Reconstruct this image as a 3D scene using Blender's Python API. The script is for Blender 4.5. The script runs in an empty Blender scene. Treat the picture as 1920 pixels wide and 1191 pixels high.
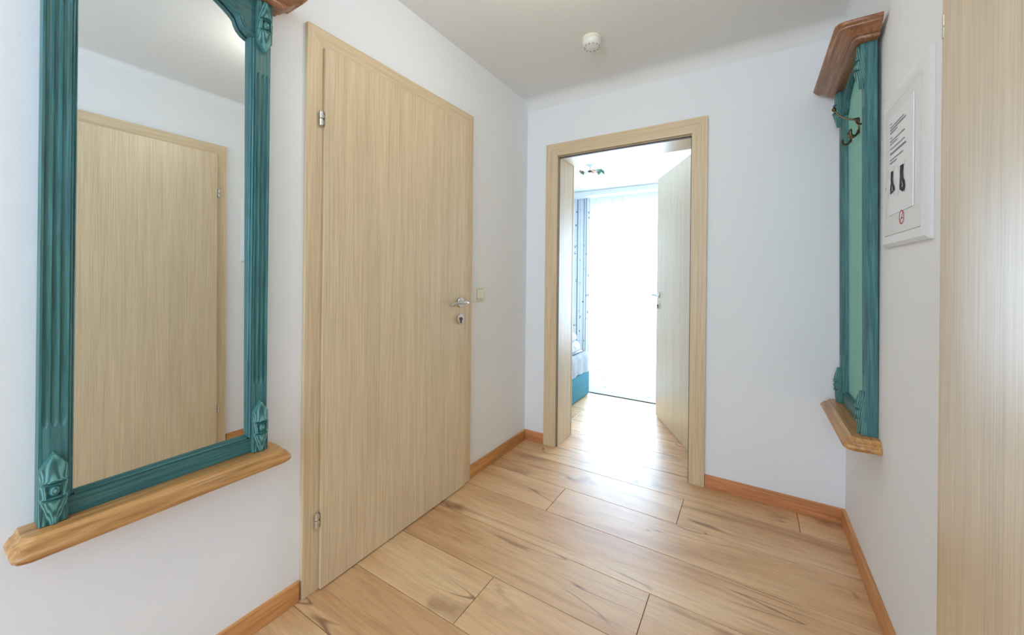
import bpy, bmesh, math, random
from mathutils import Vector, Matrix
random.seed(7)
SC = bpy.context.scene
COL = SC.collection
R = math.radians
PI = math.pi

# ------------------------------------------------------------------ sizes
W = 1.763          # inner face of the right wall (left wall face is x = 0)
Y1 = 2.421         # hall face of the end wall
Y2 = 2.650         # bedroom face of the end wall
H = 2.410          # ceiling
YB = -2.60         # back wall of the hall
BX0, BX1, BY1 = -2.6, 2.7, 5.95   # bedroom

# ------------------------------------------------------------------ camera
cam_d = bpy.data.cameras.new('camera')
cam = bpy.data.objects.new('camera', cam_d)
COL.objects.link(cam)
cam_d.sensor_width = 36.0
cam_d.sensor_fit = 'HORIZONTAL'
cam_d.lens = 726.5145 / 1920 * 36.0
cam_d.shift_x = (960 - 958.2) / 1920
cam_d.shift_y = (515.418 - 595.5) / 1920
cam_d.clip_start = 0.02
yw, pt, rl = R(31.773), R(0.0453), R(0.6201)
fw = Vector((-math.sin(yw) * math.cos(pt), math.cos(yw) * math.cos(pt), math.sin(pt)))
ri = Vector((math.cos(yw), math.sin(yw), 0))
up = ri.cross(fw)
ri2 = ri * math.cos(rl) + up * math.sin(rl)
up2 = -ri * math.sin(rl) + up * math.cos(rl)
m3 = Matrix((ri2, up2, -fw)).transposed()
cam.matrix_world = Matrix.Translation((1.3707, 0, 1.1702)) @ m3.to_4x4()
SC.camera = cam

# ------------------------------------------------------------------ world, lights, exposure
world = bpy.data.worlds.new('sky')
SC.world = world
world.use_nodes = True
wn = world.node_tree
bg = wn.nodes['Background']
sky = wn.nodes.new('ShaderNodeTexSky')
sky.sky_type = 'NISHITA'
sky.sun_elevation = R(48)
sky.sun_rotation = R(200)
sky.sun_disc = False
wn.links.new(sky.outputs[0], bg.inputs[0])
bg.inputs[1].default_value = 0.35


def area(name, loc, rot, sx, sy, power, color, spread=180):
    l = bpy.data.lights.new(name, 'AREA')
    l.shape = 'RECTANGLE'
    l.size, l.size_y = sx, sy
    l.energy = power
    l.color = color
    l.spread = R(spread)
    o = bpy.data.objects.new(name, l)
    o.location = loc
    o.rotation_euler = rot
    COL.objects.link(o)
    return o


def point(name, loc, power, color, radius):
    l = bpy.data.lights.new(name, 'POINT')
    l.energy = power
    l.color = color
    l.shadow_soft_size = radius
    o = bpy.data.objects.new(name, l)
    o.location = loc
    COL.objects.link(o)
    return o


# daylight through the balcony window of the bedroom
area('window_daylight', (0.15, BY1 + 0.35, 1.2), (R(-90), 0, 0), 3.2, 2.4, 950, (0.56, 0.77, 1.0))
# added fill light behind the camera, tinted like daylight
area('added_back_fill', (0.88, YB + 0.03, 1.35), (R(90), 0, 0), 1.3, 1.9, 46, (0.55, 0.76, 1.0))
SC.view_settings.view_transform = 'Standard'
SC.view_settings.look = 'None'
SC.view_settings.gamma = 1.0
SC.view_settings.exposure = 0.0
SC.view_settings.use_curve_mapping = False
SC.cycles.use_denoising = True
SC.cycles.max_bounces = 12
SC.cycles.diffuse_bounces = 7
SC.cycles.transparent_max_bounces = 12
SC.cycles.sample_clamp_indirect = 6.0
SC.cycles.caustics_reflective = False
SC.cycles.caustics_refractive = False


# ------------------------------------------------------------------ materials
def lin(r, g, b):
    f = lambda c: ((c / 255 + 0.055) / 1.055) ** 2.4 if c > 10 else c / 255 / 12.92
    return (f(r), f(g), f(b), 1)


def mat(name, col=(0.8, 0.8, 0.8, 1), rough=0.5, metal=0.0, spec=0.5, coat=0.0, coat_rough=0.1, emit=None, estr=0.0):
    m = bpy.data.materials.new(name)
    m.use_nodes = True
    b = m.node_tree.nodes['Principled BSDF']
    b.inputs['Base Color'].default_value = col
    b.inputs['Roughness'].default_value = rough
    b.inputs['Metallic'].default_value = metal
    b.inputs['Specular IOR Level'].default_value = spec
    b.inputs['Coat Weight'].default_value = coat
    b.inputs['Coat Roughness'].default_value = coat_rough
    if emit:
        b.inputs['Emission Color'].default_value = emit
        b.inputs['Emission Strength'].default_value = estr
    return m


class NT:
    """small node helper"""
    def __init__(self, m):
        self.t = m.node_tree
        self.b = self.t.nodes['Principled BSDF']

    def n(self, typ, **kw):
        x = self.t.nodes.new(typ)
        for k, v in kw.items():
            setattr(x, k, v)
        return x

    def l(self, a, b):
        self.t.links.new(a, b)

    def coords(self, scale=(1, 1, 1), rand=0.0, rot=(0, 0, 0), kind='Object'):
        tc = self.n('ShaderNodeTexCoord')
        mp = self.n('ShaderNodeMapping')
        mp.inputs['Scale'].default_value = scale
        mp.inputs['Rotation'].default_value = rot
        src = tc.outputs[kind]
        if rand:
            oi = self.n('ShaderNodeObjectInfo')
            mul = self.n('ShaderNodeMath', operation='MULTIPLY')
            mul.inputs[1].default_value = rand
            self.l(oi.outputs['Random'], mul.inputs[0])
            va = self.n('ShaderNodeVectorMath', operation='ADD')
            self.l(src, va.inputs[0])
            cmb = self.n('ShaderNodeCombineXYZ')
            for i in range(3):
                self.l(mul.outputs[0], cmb.inputs[i])
            self.l(cmb.outputs[0], va.inputs[1])
            src = va.outputs[0]
        self.l(src, mp.inputs['Vector'])
        return mp.outputs[0]

    def noise(self, vec, scale=5, detail=4, rough=0.55, dist=0.0):
        x = self.n('ShaderNodeTexNoise')
        x.inputs['Scale'].default_value = scale
        x.inputs['Detail'].default_value = detail
        x.inputs['Roughness'].default_value = rough
        x.inputs['Distortion'].default_value = dist
        self.l(vec, x.inputs['Vector'])
        return x.outputs['Fac']

    def ramp(self, fac, stops):
        x = self.n('ShaderNodeValToRGB')
        e = x.color_ramp.elements
        while len(e) < len(stops):
            e.new(0.5)
        for i, (p, c) in enumerate(stops):
            e[i].position = p
            e[i].color = c if len(c) == 4 else (*c, 1)
        self.l(fac, x.inputs['Fac'])
        return x.outputs['Color']

    def mix(self, fac, a, b, mode='MIX'):
        x = self.n('ShaderNodeMix', data_type='RGBA', blend_type=mode)
        for sock, v in ((x.inputs[0], fac), (x.inputs[6], a), (x.inputs[7], b)):
            if isinstance(v, (int, float)):
                sock.default_value = v
            elif isinstance(v, tuple):
                sock.default_value = v
            else:
                self.l(v, sock)
        return x.outputs[2]

    def bump(self, h, strength=0.2, dist=0.01):
        x = self.n('ShaderNodeBump')
        x.inputs['Strength'].default_value = strength
        x.inputs['Distance'].default_value = dist
        self.l(h, x.inputs['Height'])
        self.l(x.outputs[0], self.b.inputs['Normal'])
        return x


def g(v):
    return (v, v, v, 1)


def veneer(name, vertical=True, rough=0.42):
    """light oak laminate: fine straight grain"""
    m = mat(name, rough=rough, spec=0.45)
    k = NT(m)
    sc = (1, 1, 0.012) if vertical else (0.012, 1, 1)
    c1 = k.coords(sc)
    sc2 = (1, 1, 0.03) if vertical else (0.03, 1, 1)
    c2 = k.coords(sc2)
    a = k.noise(c1, 260, 3, 0.7)
    b = k.noise(c2, 24, 3, 0.6, 0.6)
    base = k.ramp(a, [(0.30, lin(200, 175, 139)), (0.5, lin(217, 195, 159)), (0.72, lin(229, 210, 176))])
    wide = k.ramp(b, [(0.35, g(0.92)), (0.65, g(1.03))])
    col = k.mix(1.0, base, wide, 'MULTIPLY')
    k.l(col, k.b.inputs['Base Color'])
    k.bump(a, 0.12, 0.002)
    return m


def pine(name, tones, axis=0, rough=0.35, knots=True):
    """warm pine / oak stained wood with long grain along axis"""
    m = mat(name, rough=rough, spec=0.5)
    k = NT(m)
    sc = [1, 1, 1]
    sc[axis] = 0.06
    c = k.coords(tuple(sc), rand=7)
    a = k.noise(c, 70, 4, 0.6, 0.8)
    b = k.noise(c, 12, 2, 0.5, 1.2)
    col = k.ramp(a, [(0.3, tones[0]), (0.52, tones[1]), (0.75, tones[2])])
    col = k.mix(1.0, col, k.ramp(b, [(0.35, g(0.80)), (0.65, g(1.08))]), 'MULTIPLY')
    k.l(col, k.b.inputs['Base Color'])
    k.bump(a, 0.12, 0.002)
    return m


def teal(name, c0, c1, c2, axis=2):
    """teal stained pine, streaky grain showing through"""
    m = mat(name, rough=0.42, spec=0.45)
    k = NT(m)
    sc = [1, 1, 1]
    sc[axis] = 0.035
    c = k.coords(tuple(sc), rand=5)
    a = k.noise(c, 150, 4, 0.65, 0.5)
    b = k.noise(c, 30, 2, 0.5, 1.0)
    col = k.ramp(a, [(0.3, c0), (0.5, c1), (0.72, c2)])
    col = k.mix(k.ramp(b, [(0.45, g(0)), (0.72, g(0.30))]), col, lin(92, 104, 92))
    k.l(col, k.b.inputs['Base Color'])
    k.bump(a, 0.25, 0.002)
    return m


def plaster(name, col):
    m = mat(name, col, rough=0.85, spec=0.2)
    k = NT(m)
    c = k.coords()
    a = k.noise(c, 9, 5, 0.5)
    b = k.noise(c, 160, 3, 0.6)
    mx = k.n('ShaderNodeMath', operation='MULTIPLY_ADD')
    k.l(b, mx.inputs[0])
    mx.inputs[1].default_value = 0.12
    k.l(a, mx.inputs[2])
    k.bump(mx.outputs[0], 0.14, 0.01)
    return m


M = {}
M['wall'] = plaster('white_wall_paint', (0.85, 0.87, 0.895, 1))
M['ceil'] = plaster('ceiling_paint', (0.80, 0.81, 0.80, 1))
M['veneer'] = veneer('light_oak_veneer')
M['veneer_h'] = veneer('light_oak_veneer_across', vertical=False)
M['veneer_gloss'] = veneer('light_oak_veneer_satin', rough=0.40)
_vb = M['veneer_gloss'].node_tree.nodes['Principled BSDF']
_vb.inputs['Specular IOR Level'].default_value = 0.9
_vb.inputs['Coat Weight'].default_value = 0.7
_vb.inputs['Coat Roughness'].default_value = 0.38
M['base_x'] = pine('beech_skirting_along_x', (lin(190, 122, 76), lin(212, 144, 96), lin(226, 162, 114)), 0)
M['base_y'] = pine('beech_skirting_along_y', (lin(190, 128, 72), lin(212, 150, 92), lin(226, 170, 114)), 1)
M['pine'] = pine('stained_pine', (lin(160, 108, 58), lin(202, 148, 88), lin(222, 176, 116)), 0, 0.3)
M['teal'] = teal('teal_stain_upright', lin(38, 84, 86), lin(58, 114, 116), lin(86, 142, 142), 2)
M['teal_x'] = teal('teal_stain_across', lin(36, 82, 84), lin(54, 108, 110), lin(78, 132, 132), 0)
M['carved'] = teal('teal_stain_carved', lin(44, 92, 92), lin(72, 128, 124), lin(110, 162, 156), 0)
k = NT(M['carved'])
cw = k.n('ShaderNodeTexWave', wave_type='RINGS', rings_direction='SPHERICAL')
cw.inputs['Scale'].default_value = 38
cw.inputs['Distortion'].default_value = 3.0
cw.inputs['Detail'].default_value = 1.5
k.l(k.coords((1.0, 2.2, 0.55)), cw.inputs['Vector'])
k.l(k.mix(0.85, k.ramp(cw.outputs['Fac'], [(0.15, lin(42, 90, 92)), (0.5, lin(70, 126, 124)), (0.9, lin(104, 158, 152))]), lin(74, 126, 122)), k.b.inputs['Base Color'])
k.l(k.ramp(cw.outputs['Fac'], [(0.15, lin(46, 92, 92)), (0.5, lin(72, 126, 122)), (0.9, lin(104, 158, 152))]), k.b.inputs['Base Color'])
M['panel_green'] = mat('pale_green_fabric_panel', lin(142, 200, 188), 0.7, spec=0.25)
k = NT(M['panel_green'])
k.bump(k.noise(k.coords((1, 1, 4)), 90, 3), 0.35, 0.003)
M['steel'] = mat('satin_nickel', (0.72, 0.70, 0.68, 1), 0.28, 1.0)
M['steel_dark'] = mat('dark_keyhole_metal', (0.10, 0.10, 0.11, 1), 0.4, 0.6)
M['brass'] = mat('antique_brass', (0.12, 0.085, 0.045, 1), 0.28, 1.0)
M['mirror'] = mat('mirror_silvering', (0.88, 0.935, 0.95, 1), 0.0, 1.0)
M['white_plastic'] = mat('white_plastic', lin(226, 227, 222), 0.35)
M['cream_plastic'] = mat('cream_plastic', lin(234, 231, 214), 0.4)
M['lacquer'] = mat('white_lacquered_sheet_metal', lin(230, 233, 234), 0.35)
M['paper'] = mat('paper', lin(238, 240, 244), 0.5)
M['ink'] = mat('printing_ink', lin(134, 134, 138), 0.7)
M['black_ink'] = mat('black_ink', lin(22, 22, 28), 0.7)
M['red'] = mat('red_ink', lin(196, 44, 48), 0.6)
M['grey'] = mat('light_grey_plastic', lin(176, 176, 174), 0.5)
M['gap'] = mat('dark_gap', lin(40, 34, 28), 0.9)
M['rubber'] = mat('grey_seal_and_gap_shadow', lin(92, 80, 72), 0.7)
M['rug'] = mat('off_white_rug', lin(226, 224, 218), 0.95, spec=0.1)
k = NT(M['rug'])
v = k.n('ShaderNodeTexVoronoi')
v.inputs['Scale'].default_value = 7
k.l(k.coords(), v.inputs['Vector'])
k.l(k.ramp(v.outputs['Distance'], [(0.10, lin(150, 172, 174)), (0.2, lin(196, 197, 194))]), k.b.inputs['Base Color'])
k.bump(k.noise(k.coords(), 300, 2), 0.4, 0.004)
M['rug_edge'] = mat('grey_rug_edge_shadow', lin(70, 66, 66), 0.9)
M['linen'] = mat('white_bed_linen', lin(222, 226, 230), 0.85, spec=0.15)
M['duvet'] = mat('white_duvet_with_grey_flowers', lin(232, 236, 240), 0.85, spec=0.15)
k = NT(M['duvet'])
v = k.n('ShaderNodeTexVoronoi')
v.inputs['Scale'].default_value = 13
k.l(k.coords(), v.inputs['Vector'])
nz = k.noise(k.coords(), 40, 3)
msk = k.n('ShaderNodeMath', operation='MULTIPLY')
k.l(k.ramp(v.outputs['Distance'], [(0.22, g(1)), (0.34, g(0))]), msk.inputs[0])
k.l(k.ramp(nz, [(0.46, g(0)), (0.56, g(1))]), msk.inputs[1])
k.l(k.mix(msk.outputs[0], lin(206, 210, 216), lin(96, 102, 116)), k.b.inputs['Base Color'])
M['bed_teal'] = mat('teal_ribbed_upholstery', lin(62, 128, 142), 0.8, spec=0.2)
k = NT(M['bed_teal'])
wv = k.n('ShaderNodeTexWave', bands_direction='Z')
wv.inputs['Scale'].default_value = 18
wv.inputs['Distortion'].default_value = 0.2
k.l(k.coords(), wv.inputs['Vector'])
k.l(k.ramp(wv.outputs['Fac'], [(0.2, lin(52, 112, 128)), (0.8, lin(76, 146, 160))]), k.b.inputs['Base Color'])
k.bump(wv.outputs['Fac'], 0.5, 0.004)
M['leaf'] = mat('green_enamel_leaf', lin(118, 156, 138), 0.35)
M['rose'] = mat('apricot_glass_flower', lin(236, 176, 130), 0.3)
M['blackleaf'] = mat('dark_metal_bud', lin(44, 44, 56), 0.4)


def plank_mat():
    m = mat('oak_laminate', rough=0.30, spec=0.75)
    k = NT(m)
    # slow bands of growth rings along the board
    c = k.coords((0.13, 1, 1), rand=37)
    fine = k.noise(k.coords((0.05, 1, 1), rand=37), 190, 4, 0.7, 0.3)
    cath = k.n('ShaderNodeTexWave', wave_type='BANDS', bands_direction='Y')
    cath.inputs['Scale'].default_value = 9
    cath.inputs['Distortion'].default_value = 14
    cath.inputs['Detail'].default_value = 3
    cath.inputs['Detail Scale'].default_value = 0.9
    k.l(c, cath.inputs['Vector'])
    broad = k.noise(k.coords((0.5, 2.2, 1), rand=37), 2.6, 3, 0.6, 0.4)
    tone = k.ramp(broad, [(0.30, lin(200, 152, 106)), (0.48, lin(219, 176, 129)), (0.66, lin(229, 192, 148))])
    tone = k.mix(0.22, tone, k.ramp(cath.outputs['Fac'], [(0.0, g(0.72)), (0.5, g(1.0)), (1, g(1.08))]), 'MULTIPLY')
    tone = k.mix(0.55, tone, k.ramp(fine, [(0.30, g(0.68)), (0.55, g(1.04))]), 'MULTIPLY')
    # knots
    vo = k.n('ShaderNodeTexVoronoi')
    vo.inputs['Scale'].default_value = 4.2
    dn = k.noise(k.coords((1, 1, 1), rand=37), 9, 2, 0.5)
    cc = k.coords((0.42, 1.25, 1), rand=37)
    ad = k.n('ShaderNodeVectorMath', operation='ADD')
    dv = k.n('ShaderNodeVectorMath', operation='SCALE')
    dv.inputs['Scale'].default_value = 0.16
    cmb = k.n('ShaderNodeCombineXYZ')
    k.l(dn, cmb.inputs[0]); k.l(dn, cmb.inputs[1])
    k.l(cmb.outputs[0], dv.inputs[0])
    k.l(cc, ad.inputs[0]); k.l(dv.outputs[0], ad.inputs[1])
    k.l(ad.outputs[0], vo.inputs['Vector'])
    kn = k.ramp(vo.outputs['Distance'], [(0.035, g(0.95)), (0.08, g(0.5)), (0.24, g(0.0))])
    tone = k.mix(kn, tone, lin(122, 76, 48))
    # brown streaks following the grain
    stv = k.noise(k.coords((0.10, 1.3, 1), rand=23), 9.0, 4, 0.62, 0.8)
    stm = k.ramp(stv, [(0.56, g(0)), (0.70, g(0.62))])
    tone = k.mix(stm, tone, lin(158, 108, 70))
    # dark cracks, thin and long
    cr = k.noise(k.coords((0.22, 1.5, 1), rand=37), 4.0, 2, 0.4, 1.4)
    crm = k.ramp(cr, [(0.487, g(0)), (0.4985, g(1)), (0.5015, g(1)), (0.513, g(0))])
    gate = k.ramp(k.noise(k.coords((0.8, 2, 1), rand=51), 3.0, 1), [(0.52, g(0)), (0.66, g(0.8))])
    mm = k.n('ShaderNodeMath', operation='MULTIPLY')
    k.l(crm, mm.inputs[0]); k.l(gate, mm.inputs[1])
    tone = k.mix(mm.outputs[0], tone, lin(116, 72, 46))
    # each board a little different
    oi = k.n('ShaderNodeObjectInfo')
    tone = k.mix(1.0, tone, k.ramp(oi.outputs['Random'], [(0.0, (0.96, 0.95, 0.94, 1)), (1.0, (1.03, 1.03, 1.03, 1))]), 'MULTIPLY')
    k.l(tone, k.b.inputs['Base Color'])
    k.bump(fine, 0.10, 0.002)
    k.l(k.ramp(fine, [(0.3, g(0.44)), (0.7, g(0.33))]), k.b.inputs['Roughness'])
    return m


M['plank'] = plank_mat()


def sheer_mat():
    m = bpy.data.materials.new('sheer_voile')
    m.use_nodes = True
    t = m.node_tree
    t.nodes.clear()
    out = t.nodes.new('ShaderNodeOutputMaterial')
    tr = t.nodes.new('ShaderNodeBsdfTransparent')
    tl = t.nodes.new('ShaderNodeBsdfTranslucent')
    df = t.nodes.new('ShaderNodeBsdfDiffuse')
    tr.inputs[0].default_value = (1, 1, 1, 1)
    tl.inputs[0].default_value = (0.95, 0.97, 1, 1)
    df.inputs[0].default_value = (0.9, 0.92, 0.94, 1)
    a = t.nodes.new('ShaderNodeMixShader'); a.inputs[0].default_value = 0.35
    b = t.nodes.new('ShaderNodeMixShader'); b.inputs[0].default_value = 0.50
    t.links.new(tl.outputs[0], a.inputs[1]); t.links.new(df.outputs[0], a.inputs[2])
    t.links.new(tr.outputs[0], b.inputs[1]); t.links.new(a.outputs[0], b.inputs[2])
    t.links.new(b.outputs[0], out.inputs[0])
    return m


def pane_mat():
    m = bpy.data.materials.new('window_glass')
    m.use_nodes = True
    t = m.node_tree
    t.nodes.clear()
    out = t.nodes.new('ShaderNodeOutputMaterial')
    tr = t.nodes.new('ShaderNodeBsdfTransparent')
    gl = t.nodes.new('ShaderNodeBsdfGlossy'); gl.inputs['Roughness'].default_value = 0.02
    fr = t.nodes.new('ShaderNodeFresnel'); fr.inputs[0].default_value = 1.45
    a = t.nodes.new('ShaderNodeMixShader')
    t.links.new(fr.outputs[0], a.inputs[0])
    t.links.new(tr.outputs[0], a.inputs[1]); t.links.new(gl.outputs[0], a.inputs[2])
    t.links.new(a.outputs[0], out.inputs[0])
    return m


def drape_mat():
    m = mat('printed_curtain_cotton', lin(236, 238, 242), 0.85, spec=0.15)
    k = NT(m)
    # UV: u = metres across the flat cloth, v = metres up
    uv = k.coords(kind='UV')
    sep = k.n('ShaderNodeSeparateXYZ'); k.l(uv, sep.inputs[0])
    fr = k.n('ShaderNodeMath', operation='PINGPONG'); fr.inputs[1].default_value = 0.045
    k.l(sep.outputs[0], fr.inputs[0])
    stripe = k.ramp(fr.outputs[0], [(0.0, g(1)), (0.006, g(1)), (0.010, g(0))])
    # bird-like marks, scattered
    vo = k.n('ShaderNodeTexVoronoi'); vo.inputs['Scale'].default_value = 9.5
    vo.inputs['Randomness'].default_value = 0.55
    k.l(uv, vo.inputs['Vector'])
    w = k.noise(uv, 55, 2)
    a = k.n('ShaderNodeMath', operation='MULTIPLY')
    k.l(k.ramp(vo.outputs['Distance'], [(0.17, g(1)), (0.22, g(0))]), a.inputs[0])
    k.l(k.ramp(w, [(0.47, g(0)), (0.53, g(1))]), a.inputs[1])
    mx = k.n('ShaderNodeMath', operation='MAXIMUM')
    st = k.n('ShaderNodeMath', operation='MULTIPLY'); st.inputs[1].default_value = 0.75
    k.l(stripe, st.inputs[0])
    k.l(st.outputs[0], mx.inputs[0]); k.l(a.outputs[0], mx.inputs[1])
    colr = k.mix(mx.outputs[0], lin(208, 211, 216), lin(48, 48, 56))
    k.l(colr, k.b.inputs['Base Color'])
    tl = k.n('ShaderNodeBsdfTranslucent')
    k.l(colr, tl.inputs[0])
    ms = k.n('ShaderNodeMixShader'); ms.inputs[0].default_value = 0.12
    out = k.t.nodes['Material Output']
    k.l(k.b.outputs[0], ms.inputs[1]); k.l(tl.outputs[0], ms.inputs[2])
    k.l(ms.outputs[0], out.inputs[0])
    return m


M['sheer'] = sheer_mat()
M['pane'] = pane_mat()
M['drape'] = drape_mat()
M['lamp_glass'] = mat('lit_opal_glass', (1, 0.95, 0.86, 1), 0.3, emit=(1, 0.90, 0.74, 1), estr=7.0)


# ------------------------------------------------------------------ geometry helpers
def obj(name, bm, m, parent=None, loc=None, rot=None, smooth=35, bevel=0.0):
    if bevel:
        es = [e for e in bm.edges if len(e.link_faces) == 2 and e.calc_face_angle(0) > R(40)]
        bmesh.ops.bevel(bm, geom=es, offset=bevel, segments=2, affect='EDGES', profile=0.6, clamp_overlap=True)
    bmesh.ops.recalc_face_normals(bm, faces=bm.faces)
    lim = R(smooth)
    for f in bm.faces:
        f.smooth = True
    for e in bm.edges:
        if len(e.link_faces) == 2:
            e.smooth = e.calc_face_angle(0) < lim
        else:
            e.smooth = False
    me = bpy.data.meshes.new(name)
    bm.to_mesh(me)
    bm.free()
    me.materials.append(m)
    o = bpy.data.objects.new(name, me)
    COL.objects.link(o)
    if parent:
        o.parent = parent
    if loc:
        o.location = loc
    if rot:
        o.rotation_euler = rot
    return o


def tag(o, label, cat=None, group=None, kind=None):
    o['label'] = label
    if cat: o['category'] = cat
    if group: o['group'] = group
    if kind: o['kind'] = kind
    return o


def empty(name, loc, rz, label, cat, group=None, kind=None):
    o = bpy.data.objects.new(name, None)
    o.empty_display_size = 0.1
    o.location = loc
    o.rotation_euler = (0, 0, rz)
    COL.objects.link(o)
    return tag(o, label, cat, group, kind)


def box(bm, lo, hi):
    x0, y0, z0 = lo
    x1, y1, z1 = hi
    v = [bm.verts.new(p) for p in ((x0, y0, z0), (x1, y0, z0), (x1, y1, z0), (x0, y1, z0),
                                   (x0, y0, z1), (x1, y0, z1), (x1, y1, z1), (x0, y1, z1))]
    for f in ((0, 3, 2, 1), (4, 5, 6, 7), (0, 1, 5, 4), (1, 2, 6, 5), (2, 3, 7, 6), (3, 0, 4, 7)):
        bm.faces.new([v[i] for i in f])
    return bm


def B(lo, hi):
    return box(bmesh.new(), lo, hi)


def prism(bm, pts, a0, a1, axis):
    """extrude a 2-D polygon along an axis (0: pts are y,z; 1: x,z; 2: x,y)"""
    def P(p, a):
        return {0: (a, p[0], p[1]), 1: (p[0], a, p[1]), 2: (p[0], p[1], a)}[axis]
    r0 = [bm.verts.new(P(p, a0)) for p in pts]
    r1 = [bm.verts.new(P(p, a1)) for p in pts]
    n = len(pts)
    for i in range(n):
        bm.faces.new((r0[i], r0[(i + 1) % n], r1[(i + 1) % n], r1[i]))
    bm.faces.new(r0[::-1])
    bm.faces.new(r1)
    return bm


def lathe(bm, prof, seg=32, mtx=Matrix()):
    """prof: (r, z) from one end to the other; closed on the axis by caps"""
    rings = []
    for r, z in prof:
        if r < 1e-6:
            rings.append([bm.verts.new(mtx @ Vector((0, 0, z)))])
        else:
            rings.append([bm.verts.new(mtx @ Vector((r * math.cos(2 * PI * i / seg), r * math.sin(2 * PI * i / seg), z))) for i in range(seg)])
    for a, b in zip(rings, rings[1:]):
        for i in range(seg):
            j = (i + 1) % seg
            if len(a) == 1 and len(b) == 1:
                continue
            if len(a) == 1:
                bm.faces.new((a[0], b[i], b[j]))
            elif len(b) == 1:
                bm.faces.new((a[i], a[j], b[0]))
            else:
                bm.faces.new((a[i], a[j], b[j], b[i]))
    for rr in (rings[0], rings[-1]):
        if len(rr) > 1:
            bm.faces.new(rr)
    return bm


def tube(bm, pts, rad, seg=12, cap=True):
    """round bar through points; rad is a number or one per point"""
    pts = [Vector(p) for p in pts]
    n = len(pts)
    rr = rad if isinstance(rad, (list, tuple)) else [rad] * n
    rings = []
    ref = None
    for i, p in enumerate(pts):
        d = (pts[min(i + 1, n - 1)] - pts[max(i - 1, 0)]).normalized()
        if ref is None:
            ref = Vector((0, 0, 1)) if abs(d.z) < 0.9 else Vector((1, 0, 0))
        a = d.cross(ref).normalized()
        ref = a.cross(d).normalized()
        rings.append([bm.verts.new(p + (a * math.cos(2 * PI * k / seg) + ref * math.sin(2 * PI * k / seg)) * rr[i]) for k in range(seg)])
    for a, b in zip(rings, rings[1:]):
        for k in range(seg):
            bm.faces.new((a[k], a[(k + 1) % seg], b[(k + 1) % seg], b[k]))
    if cap:
        bm.faces.new(rings[0][::-1])
        bm.faces.new(rings[-1])
    return bm


def bez(p0, p1, p2, p3, n=12):
    out = []
    for i in range(n + 1):
        t = i / n
        out.append(tuple((1 - t) ** 3 * a + 3 * (1 - t) ** 2 * t * b + 3 * (1 - t) * t * t * c + t ** 3 * d
                         for a, b, c, d in zip(p0, p1, p2, p3)))
    return out


def heightfield(bm, xs, zs, fn, yb):
    """front surface y = fn(x, z), closed by sides and a back at yb"""
    nx, nz = len(xs), len(zs)
    g_ = [[bm.verts.new((x, fn(x, z), z)) for x in xs] for z in zs]
    for j in range(nz - 1):
        for i in range(nx - 1):
            bm.faces.new((g_[j][i], g_[j][i + 1], g_[j + 1][i + 1], g_[j + 1][i]))
    rim = [g_[0][i] for i in range(nx)] + [g_[j][-1] for j in range(1, nz)] + [g_[-1][i] for i in range(nx - 2, -1, -1)] + [g_[j][0] for j in range(nz - 2, 0, -1)]
    bk = [bm.verts.new((v.co.x, yb, v.co.z)) for v in rim]
    n = len(rim)
    for i in range(n):
        bm.faces.new((rim[i], rim[(i + 1) % n], bk[(i + 1) % n], bk[i]))
    bm.faces.new(bk)
    return bm


def frange(a, b, n):
    return [a + (b - a) * i / (n - 1) for i in range(n)]


def struct(name, bm, m, label, cat, **kw):
    o = obj(name, bm, m, **kw)
    return tag(o, label, cat, kind='structure')


# ================================================================== SHELL
T = 0.12
# hall walls
struct('wall_left', B((-T, YB, 0), (0, Y1, H)), M['wall'], 'white plastered hall wall on the left with mirror and closed door', 'wall')
struct('wall_right', B((W, YB, 0), (W + T, Y1, H)), M['wall'], 'white plastered hall wall on the right with coat rack and meter panel', 'wall')
# back wall with an opening added for the fill light
b = bmesh.new()
box(b, (0, YB - T, 0), (0.25, YB, H)); box(b, (1.51, YB - T, 0), (W, YB, H)); box(b, (0.25, YB - T, 2.3), (1.51, YB, H)); box(b, (0.25, YB - T, 0), (1.51, YB, 0.40))
struct('wall_back', b, M['wall'], 'white hall wall behind the viewer around an added opening', 'wall')
b = B((0.25, YB - 0.09, 0.40), (1.51, YB - 0.03, 2.3))  # unseen white panel added to fill the opening behind the fill light
struct('added_fill_panel', b, M['white_plastic'], 'added white panel behind the viewer, backing the fill light', 'window')
# end wall with doorway: opening x .235 .. 1.092, z < 2.0
DX0, DX1, DZ = 0.232, 1.092, 2.000
b = bmesh.new()
box(b, (-0.0, Y1, 0), (DX0, Y2, H)); box(b, (DX1, Y1, 0), (W, Y2, H)); box(b, (DX0, Y1, DZ), (DX1, Y2, H))
struct('wall_end', b, M['wall'], 'white end wall with the open doorway to the bedroom', 'wall')
# bedroom walls
struct('wall_bedroom_left', B((BX0 - T, Y2, 0), (BX0, BY1, H)), M['wall'], 'white bedroom wall left of the bed', 'wall')
struct('wall_bedroom_right', B((BX1, Y2, 0), (BX1 + T, BY1, H)), M['wall'], 'white bedroom wall behind the open door', 'wall')
struct('wall_bedroom_front_left', B((BX0, Y2 - T, 0), (0.0, Y2, H)), M['wall'], 'white bedroom wall to the left of the doorway', 'wall')
struct('wall_bedroom_front_right', B((W, Y2 - T, 0), (BX1, Y2, H)), M['wall'], 'white bedroom wall to the right of the doorway', 'wall')
WX0, WX1, WZ = -0.95, 1.75, 2.08
b = bmesh.new()
box(b, (BX0, BY1, 0), (WX0, BY1 + 0.22, H)); box(b, (WX1, BY1, 0), (BX1, BY1 + 0.22, H)); box(b, (WX0, BY1, WZ), (WX1, BY1 + 0.22, H)); box(b, (WX0, BY1, 0), (WX1, BY1 + 0.22, 0.05))
struct('wall_window', b, M['wall'], 'white bedroom wall around the large balcony window', 'wall')
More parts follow.
